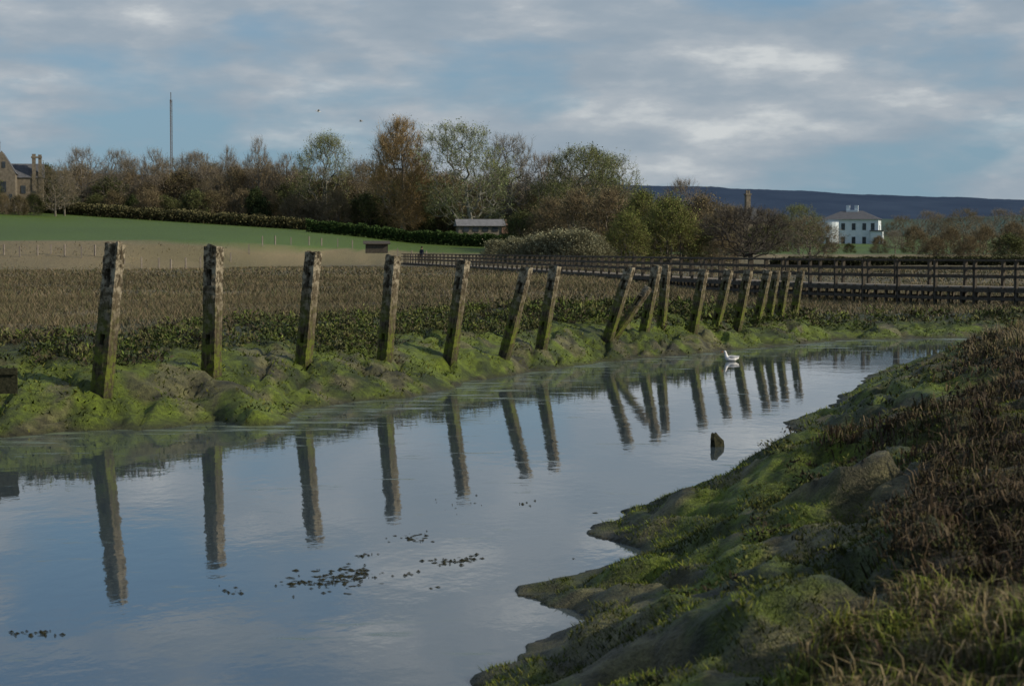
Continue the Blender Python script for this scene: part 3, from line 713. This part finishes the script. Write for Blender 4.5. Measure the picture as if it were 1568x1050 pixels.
# old house with tall chimney
d = 340.; x = bz(1142)*d; O_ = empty('old_chimney_house', (x, d, gz(x, d)), (0, 0, .3))
mb = MB(); mb.box((0, 0, 2.2), (7, 6, 4.4)); mb.box((-.2, -1, 6.0), (.8, .8, 6.0)); mb.box((-.2, -1, 9.1), (1.05, 1.05, .25)); mb.box((-.4, -1, 9.5), (.28, .28, .6)); mb.box((.05, -1, 9.5), (.28, .28, .6)); mb.obj('walls', m_stone, O_)
mb = MB(); gable_roof(mb, 7, 6, 4.4, 2.4); mb.obj('roof', m_slate, O_)
mb = MB(); [mb.box((xx, -3.02, 2.4), (.8, .1, 1.2)) for xx in (-2, 0, 2)]; mb.obj('windows', m_glass, O_)
# field hut
d = 205.; x = bz(577)*d; U_ = empty('field_hut', (x, d, CAMZ+(384-383)/F*d), (0, 0, .1))
mb = MB(); mb.box((0, 0, .15), (2.3, 1.6, .95)); mb.obj('walls', m_board, U_)
mb = MB(); mb.poly([(-1.4, -1.1, .60), (1.4, -1.1, .60), (1.4, 1.1, .9), (-1.4, 1.1, .9), (-1.4, -1.1, .68), (1.4, -1.1, .68), (1.4, 1.1, .98), (-1.4, 1.1, .98)], [(0, 3, 2, 1), (4, 5, 6, 7), (0, 1, 5, 4), (1, 2, 6, 5), (2, 3, 7, 6), (3, 0, 4, 7)]); mb.obj('roof', m_board, U_)
# radio mast (lattice)
d = 600.; x = bz(264)*d; z = gz(x, d); top = CAMZ+(384-143)/F*d
mb = MB(); hgt = top-z; w = .36
cor = [(w*math.cos(t), w*math.sin(t)) for t in (0, 2.09, 4.19)]
for cx, cy in cor: mb.beam((cx, cy, 0), (cx, cy, hgt*.94), .13, .13)
nn = 45
for i in range(nn):
    z0 = hgt*.94*i/nn; z1 = hgt*.94*(i+1)/nn
    for k in range(3):
        a_, b_ = cor[k], cor[(k+1) % 3]
        mb.beam((*a_, z0), (*b_, z1), .07, .07); mb.beam((*a_, z0), (*b_, z0), .07, .07)
mb.beam((0, 0, hgt*.92), (0, 0, hgt), .2, .2)
mb.obj('radio_mast', m_steel, loc=(x, d, z))
# field fences
mb = MB()
for px in range(10, 700, 23):
    px += random.uniform(-4, 4)
    d = float(emb_y(np.array(bz(px)*190)))-6+random.uniform(-1, 1); x = bz(px)*d
    z = gz(x, d); mb.box((x, d, z+.45), (.11, .11, 1.1+random.uniform(-.3, .2)), random.random())
mb.obj('field_fence', mat_noise('pale_fence_wood', (.14, .12, .10), (.28, .25, .21), 8))

# distant hills
def ridge(name, d, prof, c1, c2, depth, sc):
    xs_ = np.linspace(-1400, 1400, 420)*d/3000; rows = 14; vs = []; 
    for j in range(rows):
        t = j/(rows-1)
        zz = CAMZ+(384-np.interp(xs_/d*F+784, [p[0] for p in prof], [p[1] for p in prof]))/F*d
        zz = zz*sm(0, 1, t)*(1+.03*(fbm(xs_/d*40, t*3+xs_*0, 4, 3)-.5)*2)
        if j == rows-1: zz += d*.0006*fbm(xs_/d*700, xs_*0, 3, 9)
        vs.append(np.stack([xs_, np.full_like(xs_, d-depth*(1-t))+0*zz, zz-2*(1-t)], 1))
    n = len(xs_); ii = np.arange(n*rows).reshape(rows, n)
    me = fast_mesh(name, np.concatenate(vs), np.stack([ii[:-1, :-1], ii[:-1, 1:], ii[1:, 1:], ii[1:, :-1]], -1).reshape(-1, 4), mat_noise(name+'_mat', c1, c2, sc, bs=0, spec=0), None, True)
    add_obj(name, me)
ridge('distant_hills', 3200, [(-600, 262), (100, 262), (300, 275), (700, 285), (960, 284), (1200, 293), (1400, 302), (1568, 307), (2200, 312)], (.035, .055, .095), (.05, .075, .12), 900, .01)  # blue-grey tones carry the aerial haze, painted into the hill colour
ridge('low_far_fields', 1300, [(-600, 300), (900, 318), (1200, 334), (1400, 337), (1568, 330), (2200, 325)], (.055, .085, .085), (.08, .12, .10), 500, .012)  # field green with distance haze mixed into its colour

# ------------------------------------------------------------------ animals and person
def skin_obj(name, verts, edges, radii, mat, parent=None, sub=2, loc=(0, 0, 0), rot=(0, 0, 0), rootv=0):
    me = bpy.data.meshes.new(name); me.from_pydata(verts, edges, []); me.materials.append(mat)
    o = add_obj(name, me, parent, loc, rot); s = o.modifiers.new('skin', 'SKIN')
    for i, r in enumerate(radii):
        sv = me.skin_vertices[0].data[i]; sv.radius = r if isinstance(r, tuple) else (r, r); sv.use_root = (i == rootv)
    sb = o.modifiers.new('sub', 'SUBSURF'); sb.levels = sub; sb.render_levels = sub
    return o
d = 7800/(553-384); G = empty('swimming_gull', (bz(1120)*d, d, 0), (0, 0, .15))
skin_obj('body', [(.19, 0, .085), (.10, 0, .065), (0, 0, .055), (-.09, 0, .07), (-.125, 0, .13), (-.13, 0, .19), (-.15, 0, .235), (-.18, 0, .232)],
         [(i, i+1) for i in range(7)], [(.015, .02), (.055, .05), (.085, .075), (.07, .065), (.042, .042), (.032, .032), (.036, .034), (.018, .018)], m_gw, G, rootv=2)
skin_obj('beak', [(-.185, 0, .23), (-.225, 0, .222), (-.24, 0, .214)], [(0, 1), (1, 2)], [.012, .008, .004], m_beak, G, 1)
for s in (-1, 1):
    skin_obj('wing', [(-.06, .06*s, .10), (.03, .072*s, .105), (.12, .045*s, .105), (.20, .02*s, .115)], [(0, 1), (1, 2), (2, 3)], [(.02, .03), (.022, .04), (.018, .028), (.007, .01)], m_gg, G, 2)
    skin_obj('wing_tip', [(.18, .018*s, .118), (.235, .008*s, .125)], [(0, 1)], [.011, .004], m_black, G, 1)
    skin_obj('eye', [(-.158, .031*s, .243), (-.158, .034*s, .243)], [(0, 1)], [.006, .006], m_black, G, 1)
for px, py, d, ry in ((489, 172, 190, .3), (554, 187, 210, -.2)):
    G = empty('flying_gull', (bz(px)*d, d, CAMZ+(384-py)/F*d), (0, ry*.5, ry))
    skin_obj('body', [(-.24, 0, .01), (-.16, 0, 0), (0, 0, -.01), (.14, 0, 0), (.26, 0, .01)], [(0, 1), (1, 2), (2, 3), (3, 4)], [.025, .04, .06, .04, (.04, .01)], m_gw, G, rootv=2)
    for s in (-1, 1):
        mb = MB(); mb.poly([(-.10, 0, .02), (-.12, .30*s, .16), (-.02, .62*s, .08), (.05, .32*s, .13), (.08, 0, .02), (-.02, .30*s, .175)], [(0, 1, 5), (1, 2, 5), (2, 3, 5), (3, 4, 5), (4, 0, 5)]); mb.obj('wing', m_gg, G)
    skin_obj('beak', [(-.26, 0, .01), (-.31, 0, 0)], [(0, 1)], [.012, .005], m_beak, G, 1)
Pp = empty('walking_person', (-9.9, 215, DZ), (0, 0, 2.7))
body = [(0, 0, .95), (0, .01, 1.15), (0, .02, 1.36), (0, .01, 1.48), (0, 0, 1.53),
        (.18, .02, 1.42), (.23, .04, 1.15), (.22, -.10, .93), (-.18, .02, 1.42), (-.23, -.02, 1.15), (-.22, -.16, .94),
        (.10, 0, .90), (.11, -.14, .50), (.11, -.10, .10), (.11, -.24, .05), (-.10, 0, .90), (-.11, .08, .50), (-.11, .24, .12), (-.11, .12, .05)]
ed = [(0, 1), (1, 2), (2, 3), (3, 4), (2, 5), (5, 6), (6, 7), (2, 8), (8, 9), (9, 10), (0, 11), (11, 12), (12, 13), (13, 14), (0, 15), (15, 16), (16, 17), (17, 18)]
skin_obj('clothed_body', body, ed, [(.16, .11), (.15, .11), (.17, .11), .06, .055, .065, .05, .04, .065, .05, .04, .09, .065, .045, .04, .09, .065, .045, .04], m_cloth, Pp)
skin_obj('head', [(0, -.01, 1.50), (0, -.02, 1.60), (0, -.025, 1.68), (0, -.01, 1.74)], [(0, 1), (1, 2), (2, 3)], [.05, (.07, .08), (.075, .09), .05], m_skin, Pp, rootv=1)
skin_obj('nose', [(0, -.10, 1.645), (0, -.125, 1.63)], [(0, 1)], [.012, .012], m_skin, Pp, 1)
skin_obj('hair', [(0, .01, 1.66), (0, .015, 1.72), (0, -.01, 1.765)], [(0, 1), (1, 2)], [.085, (.085, .095), .06], m_hair, Pp, rootv=1)
for s in (-1, 1):
    hx_, hy_, hz_ = (.22, -.10, .93) if s > 0 else (-.22, -.16, .94)
    skin_obj('palm', [(hx_, hy_, hz_), (hx_, hy_-.01, hz_-.09)], [(0, 1)], [(.022, .035), (.018, .04)], m_skin, Pp, 1)
    for k in range(4):
        yy = hy_-.04+.022*k; L = (.07, .085, .08, .06)[k]
        skin_obj('finger', [(hx_, yy, hz_-.09), (hx_, yy, hz_-.09-L*.5), (hx_-.012*s, yy, hz_-.09-L)], [(0, 1), (1, 2)], [.009, .008, .007], m_skin, Pp, 1)
    skin_obj('thumb', [(hx_, hy_-.03, hz_-.03), (hx_-.015*s, hy_-.06, hz_-.07), (hx_-.015*s, hy_-.06, hz_-.10)], [(0, 1), (1, 2)], [.011, .009, .008], m_skin, Pp, 1)

# ------------------------------------------------------------------ sky and sun
SUN_EL, SUN_AZ = math.radians(27), math.radians(104)
w = bpy.data.worlds.new('World'); scene.world = w; w.use_nodes = True; nt = w.node_tree; nt.nodes.clear()
out = N(nt, 'ShaderNodeOutputWorld'); bg = N(nt, 'ShaderNodeBackground'); nt.links.new(bg.outputs[0], out.inputs[0])
sky = N(nt, 'ShaderNodeTexSky', sky_type='NISHITA'); sky.sun_disc = False; sky.sun_elevation = SUN_EL; sky.sun_rotation = SUN_AZ
tc = N(nt, 'ShaderNodeTexCoord'); mp = N(nt, 'ShaderNodeMapping'); mp.inputs['Scale'].default_value = (1, 1, 3.2); mp.inputs['Location'].default_value = (.52, .1, .35)
nt.links.new(tc.outputs['Generated'], mp.inputs[0])
c1 = noise_node(nt, mp.outputs[0], 6.0, 5, .5); c2 = noise_node(nt, mp.outputs[0], 14, 6, .55)
c1.inputs['Distortion'].default_value = .1
sz_ = N(nt, 'ShaderNodeSeparateXYZ'); nt.links.new(tc.outputs['Generated'], sz_.inputs[0])
cov_b = mrange(nt, sz_.outputs[2], .01, .09, -.05, .02)
cover = mrange(nt, mth(nt, 'ADD', c1.outputs[0], cov_b), .445, .555)
shade = ramp(nt, mth(nt, 'ADD', mth(nt, 'MULTIPLY', c2.outputs[0], .6), mth(nt, 'MULTIPLY', c1.outputs[0], .4)), [(.40, (3.1, 3.8, 4.5)), (.50, (3.7, 4.3, 4.9)), (.57, (4.7, 5.1, 5.5)), (.64, (7.0, 7.2, 7.2))])
skc = mixc(nt, 1.0, sky.outputs[0], (.62, .82, 1.06), 'MULTIPLY')
low = mrange(nt, sz_.outputs[2], .30, .02, 0, .75)
skc = mixc(nt, low, skc, (2.45, 3.9, 5.2))
col = mixc(nt, mth(nt, 'MULTIPLY', cover, .88), skc, shade.outputs[0])
nt.links.new(col, bg.inputs[0]); bg.inputs[1].default_value = .092
sl = bpy.data.lights.new('sun', 'SUN'); sl.energy = 4.0; sl.angle = math.radians(1.5); sl.color = (1, .87, .68)
so = add_obj('sun', sl)
dirv = Vector((math.sin(SUN_AZ)*math.cos(SUN_EL), math.cos(SUN_AZ)*math.cos(SUN_EL), math.sin(SUN_EL)))
so.rotation_euler = dirv.to_track_quat('Z', 'Y').to_euler()

# ------------------------------------------------------------------ camera
cam = bpy.data.cameras.new('camera'); co = add_obj('camera', cam, loc=(0, 0, CAMZ))
cam.sensor_width = 36; cam.lens = F/1568*36; cam.clip_end = 9000; cam.clip_start = .1
co.rotation_euler = (math.radians(90)-math.atan((525-384)/F), 0, 0)
cam.dof.use_dof = True; cam.dof.focus_distance = 45; cam.dof.aperture_fstop = 5.6
scene.camera = co
scene.view_settings.view_transform = 'Standard'; scene.view_settings.look = 'None'; scene.view_settings.exposure = 0
